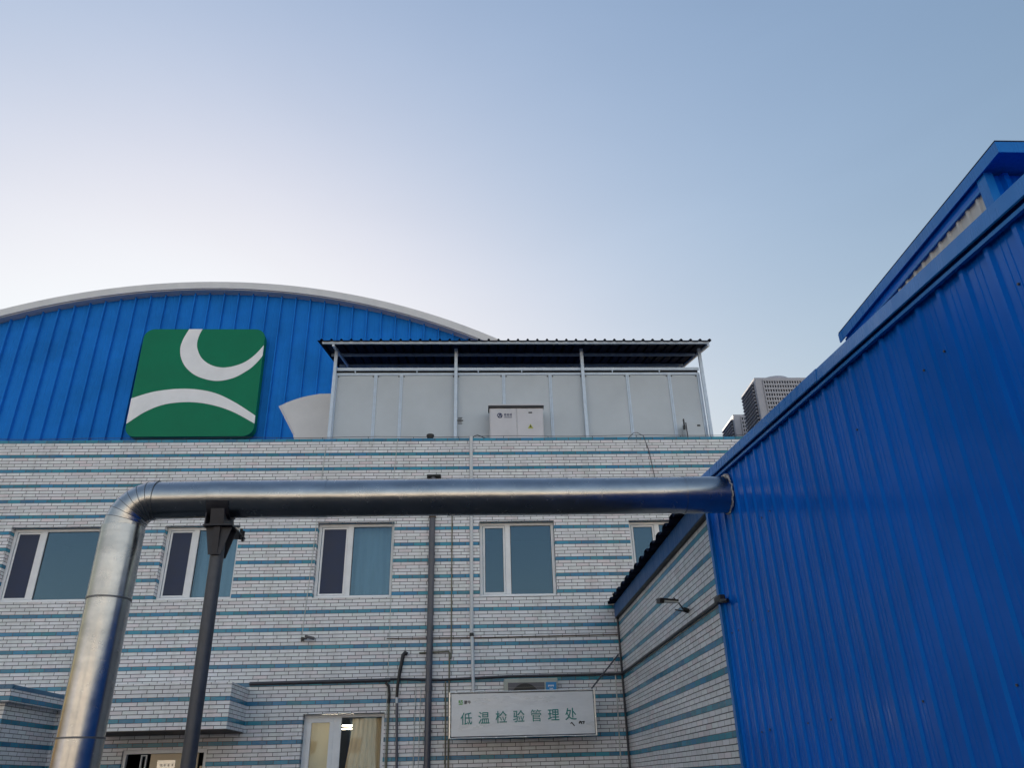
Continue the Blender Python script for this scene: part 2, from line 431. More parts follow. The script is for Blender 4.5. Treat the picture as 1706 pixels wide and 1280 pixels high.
w.quad((X0, D + 0.24, 7.2), (X1, D + 0.24, 7.2), (X1, D + 0.24, ZTOP), (X0, D + 0.24, ZTOP))
w.build('wall', M['tile'], office)
MB().box(X0 + .01, X1 - .01, D + 0.242, 20.98, 7.0, 7.2).build('flat_roof', M['roofdeck'], office)

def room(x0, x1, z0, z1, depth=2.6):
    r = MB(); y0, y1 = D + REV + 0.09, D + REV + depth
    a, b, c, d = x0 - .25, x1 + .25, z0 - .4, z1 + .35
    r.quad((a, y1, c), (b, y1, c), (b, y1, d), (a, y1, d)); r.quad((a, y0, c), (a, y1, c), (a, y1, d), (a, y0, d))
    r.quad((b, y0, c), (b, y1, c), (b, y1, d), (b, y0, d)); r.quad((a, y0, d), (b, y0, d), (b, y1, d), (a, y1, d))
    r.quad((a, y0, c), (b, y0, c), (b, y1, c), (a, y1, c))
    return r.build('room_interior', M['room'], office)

def frame_mb(x0, x1, z0, z1, y, t=0.055, d=0.06):
    m = MB()
    m.box(x0, x1, y, y + d, z1 - t, z1); m.box(x0, x1, y, y + d, z0, z0 + t)
    m.box(x0, x0 + t, y, y + d, z0 + t, z1 - t); m.box(x1 - t, x1, y, y + d, z0 + t, z1 - t)
    return m
def folds(x0, x1, z0, z1, y, amp=0.035, n=9, ph=0.0, lean=0.0):
    m = MB(); N = n * 6; Z = 10; vs = []
    for j in range(Z + 1):
        tz = j / Z
        for i in range(N + 1):
            t = i / N
            x = x0 + (x1 - x0) * t + lean * (1 - tz) * (1 - t) * math.sin(2.6 * (1 - tz))
            vs.append((x, y + amp * math.sin(t * n * 6.283 + ph + 0.5 * math.sin(3 * tz + 5 * t)) * (1.0 - 0.45 * tz) + 0.02 * math.sin(5 * t + 2 * tz), z0 + (z1 - z0) * tz))
    fs = [(j * (N + 1) + i, j * (N + 1) + i + 1, (j + 1) * (N + 1) + i + 1, (j + 1) * (N + 1) + i) for j in range(Z) for i in range(N)]
    return m.add(vs, fs, 0, True)

for (x0, x1, z0, z1, m0, m1, kind) in wins:
    if kind == 'door': continue
    y = D + REV
    f = frame_mb(x0 + .004, x1 - .004, z0 + .004, z1 - .004, y)
    f.box(m0, m1, y - .004, y + .064, z0 + .059, z1 - .059)
    win = f.build('window', M['upvc'], office, bevel=0.006)
    if kind != 'curtain':
        frame_mb(x0 + .07, m0 - .004, z0 + .065, z1 - .065, y + .014, 0.035, 0.03).build('sash', M['upvc'], win, bevel=0.004)
        MB().box(x0 - .02, x1 + .02, D - .006, D + REV, z0 - .014, z0 + .001).build('sill', M['upvc'], win, bevel=0.004)
    else:
        frame_mb(x0 + .06, m0 + .01, z0 + .06, z1 - .06, y - .012, 0.075, 0.05).build('sash', M['upvc'], win, bevel=0.005)
    MB().box(x0 + .05, m0 + .004, y + .030, y + .036, z0 + .05, z1 - .05).build('pane', M['clearglass'] if kind == 'curtain' else M['glass'], win)
    MB().box(m1 - .004, x1 - .05, y + .030, y + .036, z0 + .05, z1 - .05).build('pane', M['clearglass'] if kind == 'curtain' else M['glass'], win)
    frame_mb(m1 - .001, x1 - .054, z0 + .054, z1 - .054, y + .022, 0.011, 0.007).build('gasket', M['black'], win)
    if kind != 'curtain': frame_mb(x0 + .100, m0 - .034, z0 + .095, z1 - .095, y + .022, 0.011, 0.007).build('gasket', M['black'], win)
    if kind in ('clear', 'film'):
        MB().box(x0 + .10, m0 - .03, y + .018, y + .022, z0 + .095, z1 - .095).build('insect_screen', M['screen'], win)
    if kind == 'film':
        folds(m1 - .02, x1 - .04, z0 + .02, z1 - .03, y + .20, 0.02, 5, 1.2 if x0 < -4 else 0.2).build('curtain', M['paleblind'], win)
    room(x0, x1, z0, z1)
    if kind == 'curtain':
        folds(-2.17, x1 - .03, z0, z1 - .07, y + .17, 0.03, 7, 0.3, -0.16).build('curtain', M['curtain'], win)
        folds(x0 + .05, -2.44, z0, z1 - .05, y + .14, 0.006, 2, 0.3).build('curtain', M['blind'], win)
        MB().tube([(-2.95, y + 1.5, 2.62), (-2.30, y + 1.5, 2.62)], 0.010, 8).build('lit_tube', M['tube'], win)
        MB().tube([(-2.95, y + .75, 2.52), (-2.20, y + .75, 2.52)], 0.009, 8).build('lit_tube', M['tube'], win)

# door under the canopy
dx0, dx1, dz = -5.96, -4.55, 2.215
y = D + 0.05
dr = MB(); t = .06
dr.box(dx0, dx0 + t, y, y + .08, 0, dz); dr.box(dx1 - t, dx1, y, y + .08, 0, dz); dr.box(dx0 + t, dx1 - t, y, y + .08, dz - t, dz)
door = dr.build('door', M['upvc'], office, bevel=0.005)
MB().box(-5.50, -4.80, y + .02, y + .06, 0.02, dz - t - .004).build('door_leaf', M['cream'], door, bevel=0.006)
MB().box(-4.79, -4.70, y + .015, y + .055, 0.02, dz - t - .004).build('door_edge_strip', M['cream'], door, bevel=0.006)
MB().box(-4.66, -4.62, y + .02, y + .05, 0.02, 1.95).build('door_edge_strip', M['cream'], door, bevel=0.004)
pl = MB().box(-5.37, -5.07, y + .008, y + .0195, 1.85, 2.05).build('notice_plate', M['signedge'], door)
ms = MB()
for i in range(4):
    cx = -5.315 + i * .062
    ms.box(cx, cx + .035, y + .004, y + .0075, 1.985, 1.992); ms.box(cx + .013, cx + .02, y + .004, y + .0075, 1.955, 1.984)
    ms.box(cx + .002, cx + .033, y + .004, y + .0075, 1.962, 1.969)
ms.box(-5.33, -5.12, y + .004, y + .0075, 1.90, 1.908)
ms.build('notice_print', M['steel'], pl)
hs = frame_mb(-5.66, -5.56, 1.60, 2.14, y + .01, .02, .05)
hs.box(-5.66, -5.56, y + .01, y + .06, 1.86, 1.90)
hs.build('hinged_side_frame', M['white'], door, bevel=0.004)
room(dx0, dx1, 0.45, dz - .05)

# tiled door canopy and porch with its overhanging cap
cp = MB(); cp.box(-6.30, -3.968, 13.86, D - .002, 2.452, 3.155)
can = cp.build('door_canopy', M['tile'], office)
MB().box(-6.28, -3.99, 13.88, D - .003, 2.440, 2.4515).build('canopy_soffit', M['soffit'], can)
pc = MB(); pc.box(-11.0, -7.19, 13.27, D - .002, 0.0, 2.86); porch = pc.build('porch', M['tile'], office)
MB().box(-11.0, -7.06, 13.10, D - .003, 2.861, 3.035).build('porch_cap', M['tile'], porch)
MB().box(-11.0, -7.055, 13.095, D - .003, 3.037, 3.10).build('blue_coping', mat_plain('blue_coping_tile', (0.02, 0.13, 0.25), 0.3, 0, 0.2, 5), porch)

# ------------------------------------------------------------------ arched hall behind
HALL_Y = 22.0
CX, CZ, RR = -8.35, -4.08, 20.40
def arc_z(x, r): return CZ + math.sqrt(max(0.0, r * r - (x - CX) ** 2))
HX0, HX1 = -22.5, 6.2
hall = thing('arched_hall', (CX, HALL_Y, 0), 'large hall with arched roof and ribbed blue gable behind the tiled building', 'building')
prof = []
pitch = 0.4662; k0 = -10.456
i = math.floor((HX0 - k0) / pitch)
while k0 + i * pitch < HX1:
    c = k0 + i * pitch
    for dx, dy in ((-0.050, 0), (-0.025, -0.10), (0.012, -0.10), (0.020, 0), (0.20, 0.0), (0.215, -0.006), (0.25, -0.006), (0.265, 0)):
        if HX0 <= c + dx <= HX1: prof.append((c + dx, HALL_Y + dy))
    i += 1
w = MB(); vs = []; n = len(prof)
for (x, yy) in prof: vs.append((x, yy, 5.0)); vs.append((x, yy, max(5.2, arc_z(x, RR - 0.26))))
w.add(vs, [(2 * q, 2 * q + 2, 2 * q + 3, 2 * q + 1) for q in range(n - 1)])
w.build('gable_wall', M['gable'], hall)
def arc_pts(r, n=72):
    a0 = math.asin((HX0 - 0.1 - CX) / RR); a1 = math.asin((HX1 + 0.1 - CX) / RR)
    return [(CX + r * math.sin(a0 + (a1 - a0) * q / n), CZ + r * math.cos(a0 + (a1 - a0) * q / n)) for q in range(n + 1)]
def arc_shell(r0, r1, ya, yb, name, m, parent):
    s = MB(); A, B = arc_pts(r0), arc_pts(r1); n = len(A); vs = []
    for yy in (ya, yb):
        vs += [(p[0], yy, p[1]) for p in A] + [(p[0], yy, p[1]) for p in B]
    fs = []
    for q in range(n - 1):
        fs += [(q, q + 1, n + q + 1, n + q), (2 * n + q, 3 * n + q, 3 * n + q + 1, 2 * n + q + 1),
               (q, 2 * n + q, 2 * n + q + 1, q + 1), (n + q, n + q + 1, 3 * n + q + 1, 3 * n + q)]
    return s.add(vs, fs, 0, False).build(name, m, parent)
arc_shell(RR - 0.06, RR - 0.0, 21.72, 58.0, 'arched_roof', M['rim'], hall)
arc_shell(RR - 0.235, RR + 0.012, 21.66, 21.718, 'rim_fascia', M['rim'], hall)
arc_shell(RR - 0.26, RR - 0.22, 21.72, 21.94, 'rim_soffit', M['rim'], hall)
sw = MB(); sw.box(HX0, HX0 + .05, 22.06, 58, 0, arc_z(HX0, RR - .2)); sw.box(HX1 - .05, HX1, 22.06, 58, 0, arc_z(HX1, RR - .2)); sw.box(HX0 + .051, HX1 - .051, 22.06, 22.2, 0, 5.2)
sw.build('side_wall', M['gable'], hall)

# emblem board on the gable
LX = lambda u, v: (-10.40 + 3.78 * u)
emb = thing('emblem_board', (-8.5, 21.8, 10.95), 'green rounded square emblem board with white crescent and arch hung on the blue gable', 'sign')
U0, V0, SX, SZ = -10.27, 14.50, 3.72, 3.66
def uv(u, v): return (U0 + SX * u + 0.05 * (0 if v < 0 else v), V0 - SZ * v)
def rrect(r=0.085, n=7):
    pts = []
    for cx, cy, a0 in ((1 - r, r, -90), (1 - r, 1 - r, 0), (r, 1 - r, 90), (r, r, 180)):
        for q in range(n + 1):
            a = math.radians(a0 + 90 * q / n); pts.append((cx + r * math.cos(a), cy + r * math.sin(a)))
    return pts
def cat(pts, n=6):
    o = []
    for i in range(len(pts) - 1):
        p0 = pts[max(0, i - 1)]; p1 = pts[i]; p2 = pts[i + 1]; p3 = pts[min(len(pts) - 1, i + 2)]
        for q in range(n):
            t = q / n
            o.append(tuple(0.5 * (2 * p1[k] + (p2[k] - p0[k]) * t + (2 * p0[k] - 5 * p1[k] + 4 * p2[k] - p3[k]) * t * t + (3 * p1[k] - p0[k] - 3 * p2[k] + p3[k]) * t ** 3) for k in (0, 1)))
    o.append(pts[-1]); return o
RO = rrect()
MB().prism([uv(*p) for p in RO], 1, 21.60, 21.86).build('board', M['green'], emb)
MB().prism([uv(0.5 + (p[0] - .5) * .96, 0.5 + (p[1] - .5) * .96) for p in RO], 1, 21.861, 21.99).build('standoff', M['darksteel'], emb)
OUT = [(.363, 0), (.328, .1), (.317, .19), (.34, .29), (.40, .385), (.50, .46), (.645, .5), (.78, .475), (.9, .395), (.965, .32), (1, .26)]
INN = [(1, .16), (.93, .26), (.84, .335), (.711, .374), (.6, .355), (.51, .29), (.46, .2), (.447, .13), (.455, .06), (.474, 0)]
MB().prism([uv(*p) for p in cat(OUT) + cat(INN)], 1, 21.592, 21.5995).build('crescent', M['white'], emb)
TOP = [(0, .659), (.18, .596), (.409, .572), (.628, .604), (.81, .69), (1, .819)]
BOT = [(1, .89), (.816, .783), (.64, .72), (.465, .695), (.275, .714), (.126, .783), (0, .888)]
MB().prism([uv(*p) for p in cat(TOP) + cat(BOT)], 1, 21.592, 21.5995).build('arch', M['white'], emb)

# ------------------------------------------------------------------ roof-top plant enclosure
shed = thing('rooftop_enclosure', (1.0, 16.0, 7.2), 'grey panel plant enclosure with pale posts and dark corrugated canopy on the flat roof', 'shed')
posts = [-3.15, -0.41, 2.50, 5.28]
DIV = [-3.13, -2.23, -1.65, -0.41, 0.68, 1.75, 2.52, 3.54, 4.52, 5.21]
for a, b in zip(DIV[:-1], DIV[1:]):
    MB().box(a + .035, b - .035, 16.0, 16.05, 7.2, 9.925).build('panel', M['panel'], shed, bevel=0.004)
sidep = MB(); sidep.box(DIV[0], DIV[0] + .04, 16.07, 18.6, 7.2, 9.95); sidep.box(DIV[-1] - .04, DIV[-1], 16.07, 18.6, 7.2, 9.95)
sidep.box(DIV[0], DIV[-1], 18.601, 18.65, 7.2, 9.95)
sidep.build('side_panel', M['panel'], shed)
for x in DIV:
    MB().box(x - .034, x - .004, 15.98, 16.06, 7.2, 9.93).box(x + .004, x + .034, 15.98, 16.06, 7.2, 9.93).box(x - .004, x + .004, 16.0, 16.05, 7.2, 9.93).build('panel_joint', M['alu'], shed)
MB().box(DIV[0] - .03, DIV[-1] + .03, 15.985, 16.06, 9.931, 9.985).build('head_rail', M['alu'], shed)
for x in DIV:
    for q in (.06, -.06):
        if DIV[0] < x + q < DIV[-1]: MB().box(x + q - .012, x + q + .012, 15.987, 15.999, 9.885, 9.91).build('bolt', M['darksteel'], shed)
RS = 0.275
def rz(y): return 10.50 + RS * (y - 15.5)
for x in posts:
    MB().box(x - .036, x + .036, 15.865, 15.935, 7.2, rz(15.9) - .045).build('post', M['alu'], shed, bevel=0.006)
MB().box(posts[0], posts[-1] - .05, 15.945, 15.97, 10.03, 10.10).build('beam', M['alu'], shed)
for x in (-2.7, -1.3, 0.1, 1.1, 3.2, 4.3): MB().box(x - .012, x + .012, 15.95, 15.98, 9.986, 10.03).build('spacer', M['alu'], shed)
MB().box(DIV[0], DIV[-1], 16.0, 16.04, 9.986, 10.06).build('gap_shade_strip', M['black'], shed)  # black filler stands in for the shade in the gap below the beam
# corrugated sheet: ribs run front to back
pr = []; x = -3.50; k = 0
while x < 5.50:
    for dx, dz in ((0, 0), (.055, 0), (.075, .045), (.105, .045), (.125, 0)): pr.append((x + dx, dz))
    x += .2205
sh = MB(); n = len(pr); vs = []
for th in (0.0, 0.006):
    for yy in (15.40, 18.75): vs += [(p[0], yy, rz(yy) + p[1] + th + .03) for p in pr]
fs = []
for q in range(n - 1):
    fs += [(q, q + 1, n + q + 1, n + q), (2 * n + q, 3 * n + q, 3 * n + q + 1, 2 * n + q + 1), (q, 2 * n + q, 2 * n + q + 1, q + 1), (n + q, n + q + 1, 3 * n + q + 1, 3 * n + q)]
sh.add(vs, fs).build('corrugated_roof', M['roofsheet'], shed)
for yy in (15.48, 16.6, 17.7):
    MB().box(-3.40, 5.40, yy - .02, yy + .02, rz(yy) - .035, rz(yy) + .026).build('purlin', M['alu'], shed)
for x in (posts[0], posts[3]):
    MB().obox((x + .1 * (1 if x > 0 else 0), 16.62, rz(16.62) - .07), (1, 0, 0), (0, 1, RS), (0, -RS, 1), .025, 1.2, .025).build('rafter', M['alu'], shed)
for x in posts:
    MB().box(x - .035, x + .035, 17.62, 17.69, 7.2, rz(17.65) - .04).build('back_post', M['alu'], shed)
bk = MB(); bk.box(-1.0 + .62, -1.0 + .76, 15.985, 15.999, 8.78, 8.80)
for q in range(5): bk.box(-.36, -.26 - .015 * (q % 2), 15.992, 15.999, 8.71 + q * .035, 8.722 + q * .035)
bk.build('printed_notice', M['darksteel'], shed)

# curved duct cowl left of the enclosure
cw = thing('duct_cowl', (-3.9, 17.3, 7.2), 'pale grey sheet metal hood with curved top left of the plant enclosure', 'duct')
P = [(-4.61, 9.63), (-4.45, 9.725), (-4.28, 9.80), (-4.10, 9.865), (-3.94, 9.91), (-3.67, 9.96), (-3.30, 9.97), (-3.30, 7.6), (-4.0, 7.6), (-4.0, 8.2), (-4.20, 8.90)]
MB().prism(P, 1, 17.0, 17.9).build('hood', M['rim'], cw)
MB().prism([(-4.61, 9.63), (-4.56, 9.655), (-4.16, 8.91), (-4.20, 8.90)], 1, 16.985, 16.999).build('mouth_flange', M['cabinet'], cw)
MB().box(-4.02, -3.28, 16.98, 17.92, 7.2, 7.60).build('base', M['rim'], cw)

# electrical cabinet on the parapet side
cab = thing('electrical_cabinet', (0.93, 15.6, 7.2), 'light grey electrical cabinet with black lid edge and small navy emblem before the enclosure', 'cabinet')
MB().box(0.34, 1.515, 15.60, 15.85, 7.2, 8.905).build('body', M['cabinet'], cab, bevel=0.006)
lid = MB().box(0.31, 1.535, 15.56, 15.87, 8.955, 8.985).build('lid', M['cabinet'], cab)
MB().box(0.315, 1.53, 15.565, 15.865, 8.908, 8.953).build('lid_gasket', M['black'], lid)
MB().box(0.36, 0.925, 15.585, 15.599, 7.3, 8.88).build('door', M['cabinet'], cab, bevel=0.004)
MB().box(0.94, 1.495, 15.585, 15.599, 7.3, 8.88).build('door', M['cabinet'], cab, bevel=0.004)
lg = MB()
for a0, a1, rr in ((20, 200, .060), (215, 380, .060)):
    A = [math.radians(a0 + (a1 - a0) * q / 14) for q in range(15)]
    lg.prism([(0.56 + rr * math.cos(a), 8.72 + rr * math.sin(a)) for a in A] + [(0.56 + (rr - .018) * math.cos(a), 8.72 + (rr - .018) * math.sin(a)) for a in A[::-1]], 1, 15.580, 15.5845)
lg.prism([(.52, 8.675), (.548, 8.675), (.575, 8.765), (.56, 8.77)], 1, 15.580, 15.5845)
lg.prism([(.585, 8.675), (.607, 8.675), (.58, 8.765), (.566, 8.75)], 1, 15.580, 15.5845)
for q in range(3):
    cx = .655 + q * .062
    lg.box(cx, cx + .05, 15.58, 15.5845, 8.755, 8.764); lg.box(cx, cx + .05, 15.58, 15.5845, 8.728, 8.735); lg.box(cx + .004, cx + .013, 15.58, 15.5845, 8.708, 8.754)
    lg.box(cx + .03, cx + .038, 15.58, 15.5845, 8.70, 8.77)
for q in range(8): lg.box(.655 + q * .0225, .669 + q * .0225, 15.58, 15.5845, 8.668, 8.687)
lg.build('emblem', M['navy'], cab)
MB().box(1.19, 1.27, 15.575, 15.5845, 8.775, 8.80).build('latch', M['black'], cab)
wg = MB().prism([(1.165, 8.41), (1.285, 8.41), (1.225, 8.52)], 1, 15.581, 15.5845).build('warning_sticker', M['yellow'], cab)
MB().prism([(1.205, 8.44), (1.245, 8.44), (1.225, 8.495)], 1, 15.578, 15.5808).build('bolt_mark', M['black'], wg)

# small white control box at the right end
cb = thing('control_box', (4.85, 15.7, 7.2), 'small pale control box with black handle and dark window below the right end panels', 'box')
MB().box(4.66, 5.08, 15.72, 15.96, 7.2, 8.62).build('body', M['panel'], cb, bevel=0.008)
MB().box(4.635, 4.657, 15.71, 15.76, 8.52, 8.68).box(4.62, 4.66, 15.70, 15.77, 8.44, 8.52).build('handle', M['black'], cb)
MB().box(4.93, 5.0, 15.71, 15.7195, 8.50, 8.535).build('display', M['black'], cb)
MB().box(4.70, 4.79, 15.985, 15.999, 8.645, 8.675).build('label_plate', M['navy'], cb)
rod = MB().tube([(4.57, 15.3, 7.2), (4.56, 15.3, 8.40)], .012, 8).build('steel_rod', M['darksteel']); tag(rod, 'thin dark upright rod beside the small pale control box', 'rod')

# ------------------------------------------------------------------ condenser units at the right, on the roof
def condenser():
    t = thing('condenser_unit', (7.6, 17.53, 7.2), 'tall grey condenser unit with round fan collar, nearer of the two behind blue roof', 'air conditioner', 'condenser units on the flat roof')
    x0, x1, y0, y1, z0, z1 = 6.93, 8.25, 17.0, 18.06, 8.47, 10.37
    MB().box(x0, x1, y0, y1, z0, z1).build('casing', M['acgrey'], t, bevel=0.012)
    MB().box(x0 + .20, x1 - .16, y0 - .012, y0 - .002, z0 + .10, z1 - .09).build('coil_face', M['fin'], t)
    gr = MB(); nx, nz = 15, 15
    gx0, gx1, gz0, gz1 = x0 + .20, x1 - .16, z0 + .10, z1 - .09
    for q in range(nx + 1):
        xx = gx0 + (gx1 - gx0) * q / nx; gr.box(xx - .013, xx + .013, y0 - .028, y0 - .013, gz0, gz1)
    for q in range(nz + 1):
        zz = gz0 + (gz1 - gz0) * q / nz; gr.box(gx0 - .013, gx1 + .013, y0 - .034, y0 - .029, zz - .022, zz + .022)
    gr.build('grille', M['acgrey'], t)
    MB().box(x0 - .012, x0 - .002, y0 + .12, y1 - .10, z0 + .10, z1 - .08).build('side_coil_face', M['fin'], t)
    sl = MB()
    for q in range(19):
        zz = z0 + .12 + q * .092
        sl.obox((x0 - .03, (y0 + y1) / 2 + .01, zz), (1, 0, -0.5), (0, 1, 0), (.5, 0, 1), .020, .43, .012)
    sl.build('side_louvre', M['acgrey'], t)
    fc = MB(); fc.tube([(7.6, 17.53, z1), (7.6, 17.53, z1 + .03), (7.6, 17.53, z1 + .11)], [.47, .46, .42], 28, caps=False)
    fc.build('fan_collar', M['acgrey'], t)
    for xx in (x0 + .06, x1 - .06):
        for yy in (y0 + .06, y1 - .06): MB().box(xx - .04, xx + .04, yy - .04, yy + .04, 7.2, z0 - .001).build('leg', M['darksteel'], t)
    return t
c1 = condenser()
c2 = copy_tree(c1); c2.location = (7.72, 19.72, 7.2)
c2['label'] = 'farther condenser unit showing only its corner low between the near unit and the blue roof'

# ------------------------------------------------------------------ lightning wire, parapet lamp and hoppers
lw = thing('lightning_wire', (-4, D + .12, ZTOP), 'thin dark lightning wire on short stubs along the top of the tiled parapet', 'wire')
pts = []; x = -15.5
while x < 9.0:
    pts.append((x, D + .12, ZTOP + .085 + .010 * math.sin(x * 2.3))); x += .45
MB().tube(pts, .0055, 6).build('wire', M['wiredark'], lw)
x = -15.2
while x < 9: MB().tube([(x, D + .12, ZTOP - .01), (x, D + .12, ZTOP + .085)], .006, 6).build('stub', M['wiredark'], lw); x += .93
fl = MB(); fl.tube([(-.905, D + .10, ZTOP + .001), (-.905, D + .10, ZTOP + .03), (-.905, D + .10, ZTOP + .10), (-.905, D + .10, ZTOP + .118)], [.045, .060, .082, .075], 16)
tag(fl.build('roof_vent_cup', M['black']), 'small black cup shaped vent standing on the tiled parapet', 'vent')
hop = MB().box(-.94, -.66, D - .14, D - .003, 7.035, 7.085).build('rain_hopper', M['black'], bevel=0.015)
tag(hop, 'flat black rain hopper on the tiles just above the metal pipe', 'hopper')

# ------------------------------------------------------------------ pipes and cables on the street face
def run(name, pts, r, m, label, cat_, n=8, smooth=True):
    return tag(MB().tube(pts, r, n, smooth=smooth).build(name, m), label, cat_)
yf = D - .06
dp = thing('drain_pipe', (-.82, yf - .01, 0), 'thick dark grey rain pipe running down the tiled wall left of the office sign', 'pipe')
MB().tube([(-.815, yf - .01, 7.034), (-.812, yf - .01, 0.0)], .057, 16).build('pipe_body', M['pvcgrey'], dp)
for z in (6.25, 5.35, 3.1): MB().tube([(-.813, yf - .01, z - .05), (-.813, yf - .01, z + .05)], .066, 16).build('coupling', M['pvcgrey'] if z < 6 else M['rust'], dp)
for z in (6.8, 5.0, 4.1, 2.4): MB().box(-.885, -.74, D - .05, D - .003, z - .012, z + .012).build('clip', M['wiredark'], dp)
wp = thing('white_pipe', (-.06, D - .04, 2.9), 'thin white plastic pipe descending from the parapet to the office sign', 'pipe')
MB().tube([(-.06, D - .035, 7.93), (-.055, D - .035, 4.02)], .034, 12).build('pipe_body', M['pvcwhite'], wp)
MB().tube([(-.055, D - .035, 4.01), (-.045, D - .05, 3.9), (-.02, D - .09, 2.9)], .031, 12).build('pipe_body', M['pvcwhite'], wp)
MB().tube([(-.055, D - .035, 4.03), (-.053, D - .037, 3.97)], .039, 12).build('joint', M['black'], wp)
for z in (7.62, 6.6, 4.35): MB().tube([(-.057, D - .035, z), (-.057, D - .035, z + .05)], .040, 12).build('coupling', M['pvcwhite'], wp)
run('olive_conduit', [(-.435, D - .02, 6.9), (-.425, D - .02, 3.6), (-.47, D - .02, 3.58)], .011, M['wireolive'], 'slim olive conduit on the tiles between the rain pipe and the white pipe', 'conduit')
run('olive_conduit', [(-1.0, D - .025, 3.70), (-.47, D - .025, 3.72), (-.455, D - .025, 3.68), (-.455, D - .025, 1.0)], .014, M['wireolive'], 'olive conduit bending down beside the left end of the office sign', 'conduit')
run('olive_conduit', [(-.52, D - .025, 3.20), (-.50, D - .025, 1.0)], .012, M['wireolive'], 'straight olive conduit starting below the dark cable run left of the office sign', 'conduit')
run('pale_cable', [(-3.0, D - .012, 7.80), (-3.03, D - .012, 7.0), (-3.07, D - .014, 5.5), (-3.13, D - .012, 4.02)], .007, M['wirewhite'], 'pale cable hanging down the tiles left of the third window to the small spotlight', 'cable')
run('pale_cable', [(-1.56, D - .012, 7.88), (-1.60, D - .012, 7.2), (-1.62, D - .012, 6.95), (-1.56, D - .012, 5.6), (-1.545, D - .012, 3.2), (-1.54, D - .012, 1.0)], .006, M['wirewhite'], 'long pale cable down the right edge of the third window to the curtained window', 'cable')
run('pale_cable', [(-1.045, D - .012, 3.12), (-1.06, D - .012, 1.0)], .007, M['wirewhite'], 'left one of two short pale cables beside the thick rain pipe', 'cable')
run('pale_cable', [(-.955, D - .012, 3.12), (-.975, D - .012, 1.0)], .007, M['wirewhite'], 'right one of two short pale cables beside the thick rain pipe', 'cable')
run('pale_cable', [(2.535, D - .03, 3.58), (2.53, D - .03, 3.0), (2.49, D - .03, 1.0)], .011, M['wirewhite'], 'white cable dropping in the corner beside the annex wall', 'cable')
run('dark_conduit', [(-3.96, D - .03, 3.235), (-2.4, D - .03, 3.245), (-1.50, D - .03, 3.25)], .030, M['wiredark'], 'thick dark cable run from the door canopy to the curtained window', 'conduit')
run('dark_conduit', [(-1.50, D - .035, 3.27), (-.60, D - .03, 3.235), (0.6, D - .03, 3.27), (2.645, D - .03, 3.275), (2.655, 14.2, 3.28), (2.655, 8.55, 3.285)], .021, M['wiredark'], 'dark conduit crossing above the office sign and along the annex flank', 'conduit')
run('rusty_wire', [(-1.60, D - .01, 3.965), (0.2, D - .01, 3.95), (2.65, D - .01, 3.962)], .009, M['rust'], 'rusty horizontal wire across the tiles under the upper windows', 'wire')
bp = thing('black_hose', (-1.35, D - .06, 1.0), 'bent black hose joined to a grey pipe right of the curtained window', 'pipe')
MB().tube([(-1.21, D - .05, 3.68), (-1.25, D - .06, 3.70), (-1.285, D - .065, 3.66), (-1.33, D - .065, 3.4), (-1.365, D - .06, 3.12), (-1.37, D - .05, 2.96)], [.03, .034, .034, .030, .026, .026], 12).build('hose', M['black'], bp)
MB().tube([(-1.37, D - .045, 2.97), (-1.34, D - .045, 2.2), (-1.30, D - .045, 1.0)], .022, 10).build('grey_pipe', M['pvcgrey'], bp)
MB().tube([(-1.372, D - .047, 2.97), (-1.366, D - .047, 2.86)], .025, 10).build('collar', M['pvcwhite'], bp)
run('black_hose', [(-1.58, D - .04, 3.20), (-1.52, D - .045, 3.15), (-1.50, D - .04, 3.0), (-1.51, D - .035, 2.86)], .022, M['black'], 'short black cable bundle at the upper right corner of the curtained window', 'cable')
run('olive_conduit', [(-1.505, D - .03, 2.86), (-1.51, D - .03, 1.0)], .018, M['wireolive'], 'olive conduit along the right side of the curtained window', 'conduit')
cl = run('looped_cable', [(-.03, D + .02, ZTOP + .005), (.0, D + .02, ZTOP + .05), (.07, D + .02, ZTOP + .075), (.14, D + .02, ZTOP + .045), (.22, D + .02, ZTOP + .008), (.30, D + .04, ZTOP + .008)], .008, M['black'], 'small black cable loop on the parapet at the head of the white pipe', 'cable')
run('looped_cable', [(3.22, D + .02, ZTOP + .006), (3.32, D + .02, ZTOP + .10), (3.40, D + .02, ZTOP + .11), (3.52, D - .004, ZTOP + .02), (3.60, D - .012, 7.6), (3.66, D - .012, 7.0), (3.64, D - .012, 6.3)], .0065, M['wiredark'], 'dark wire looping over the parapet below the right end of the enclosure', 'cable')

# small spotlight on the tiles
sp = thing('wall_spotlight', (-3.0, D, 3.97), 'small dark spotlight on a bracket low left of the third upper window', 'lamp')
MB().box(-3.135, -3.085, D - .05, D - .002, 3.95, 4.01).build('junction_box', M['black'], sp)
MB().obox((-2.965, D - .12, 3.99), (1, 0, -.25), (0, 1, 0), (.25, 0, 1), .085, .045, .022).build('lamp_head', M['steel'], sp, bevel=0.008)
MB().tube([(-3.1, D - .03, 3.98), (-3.02, D - .10, 3.975)], .010, 8).build('arm', M['black'], sp)

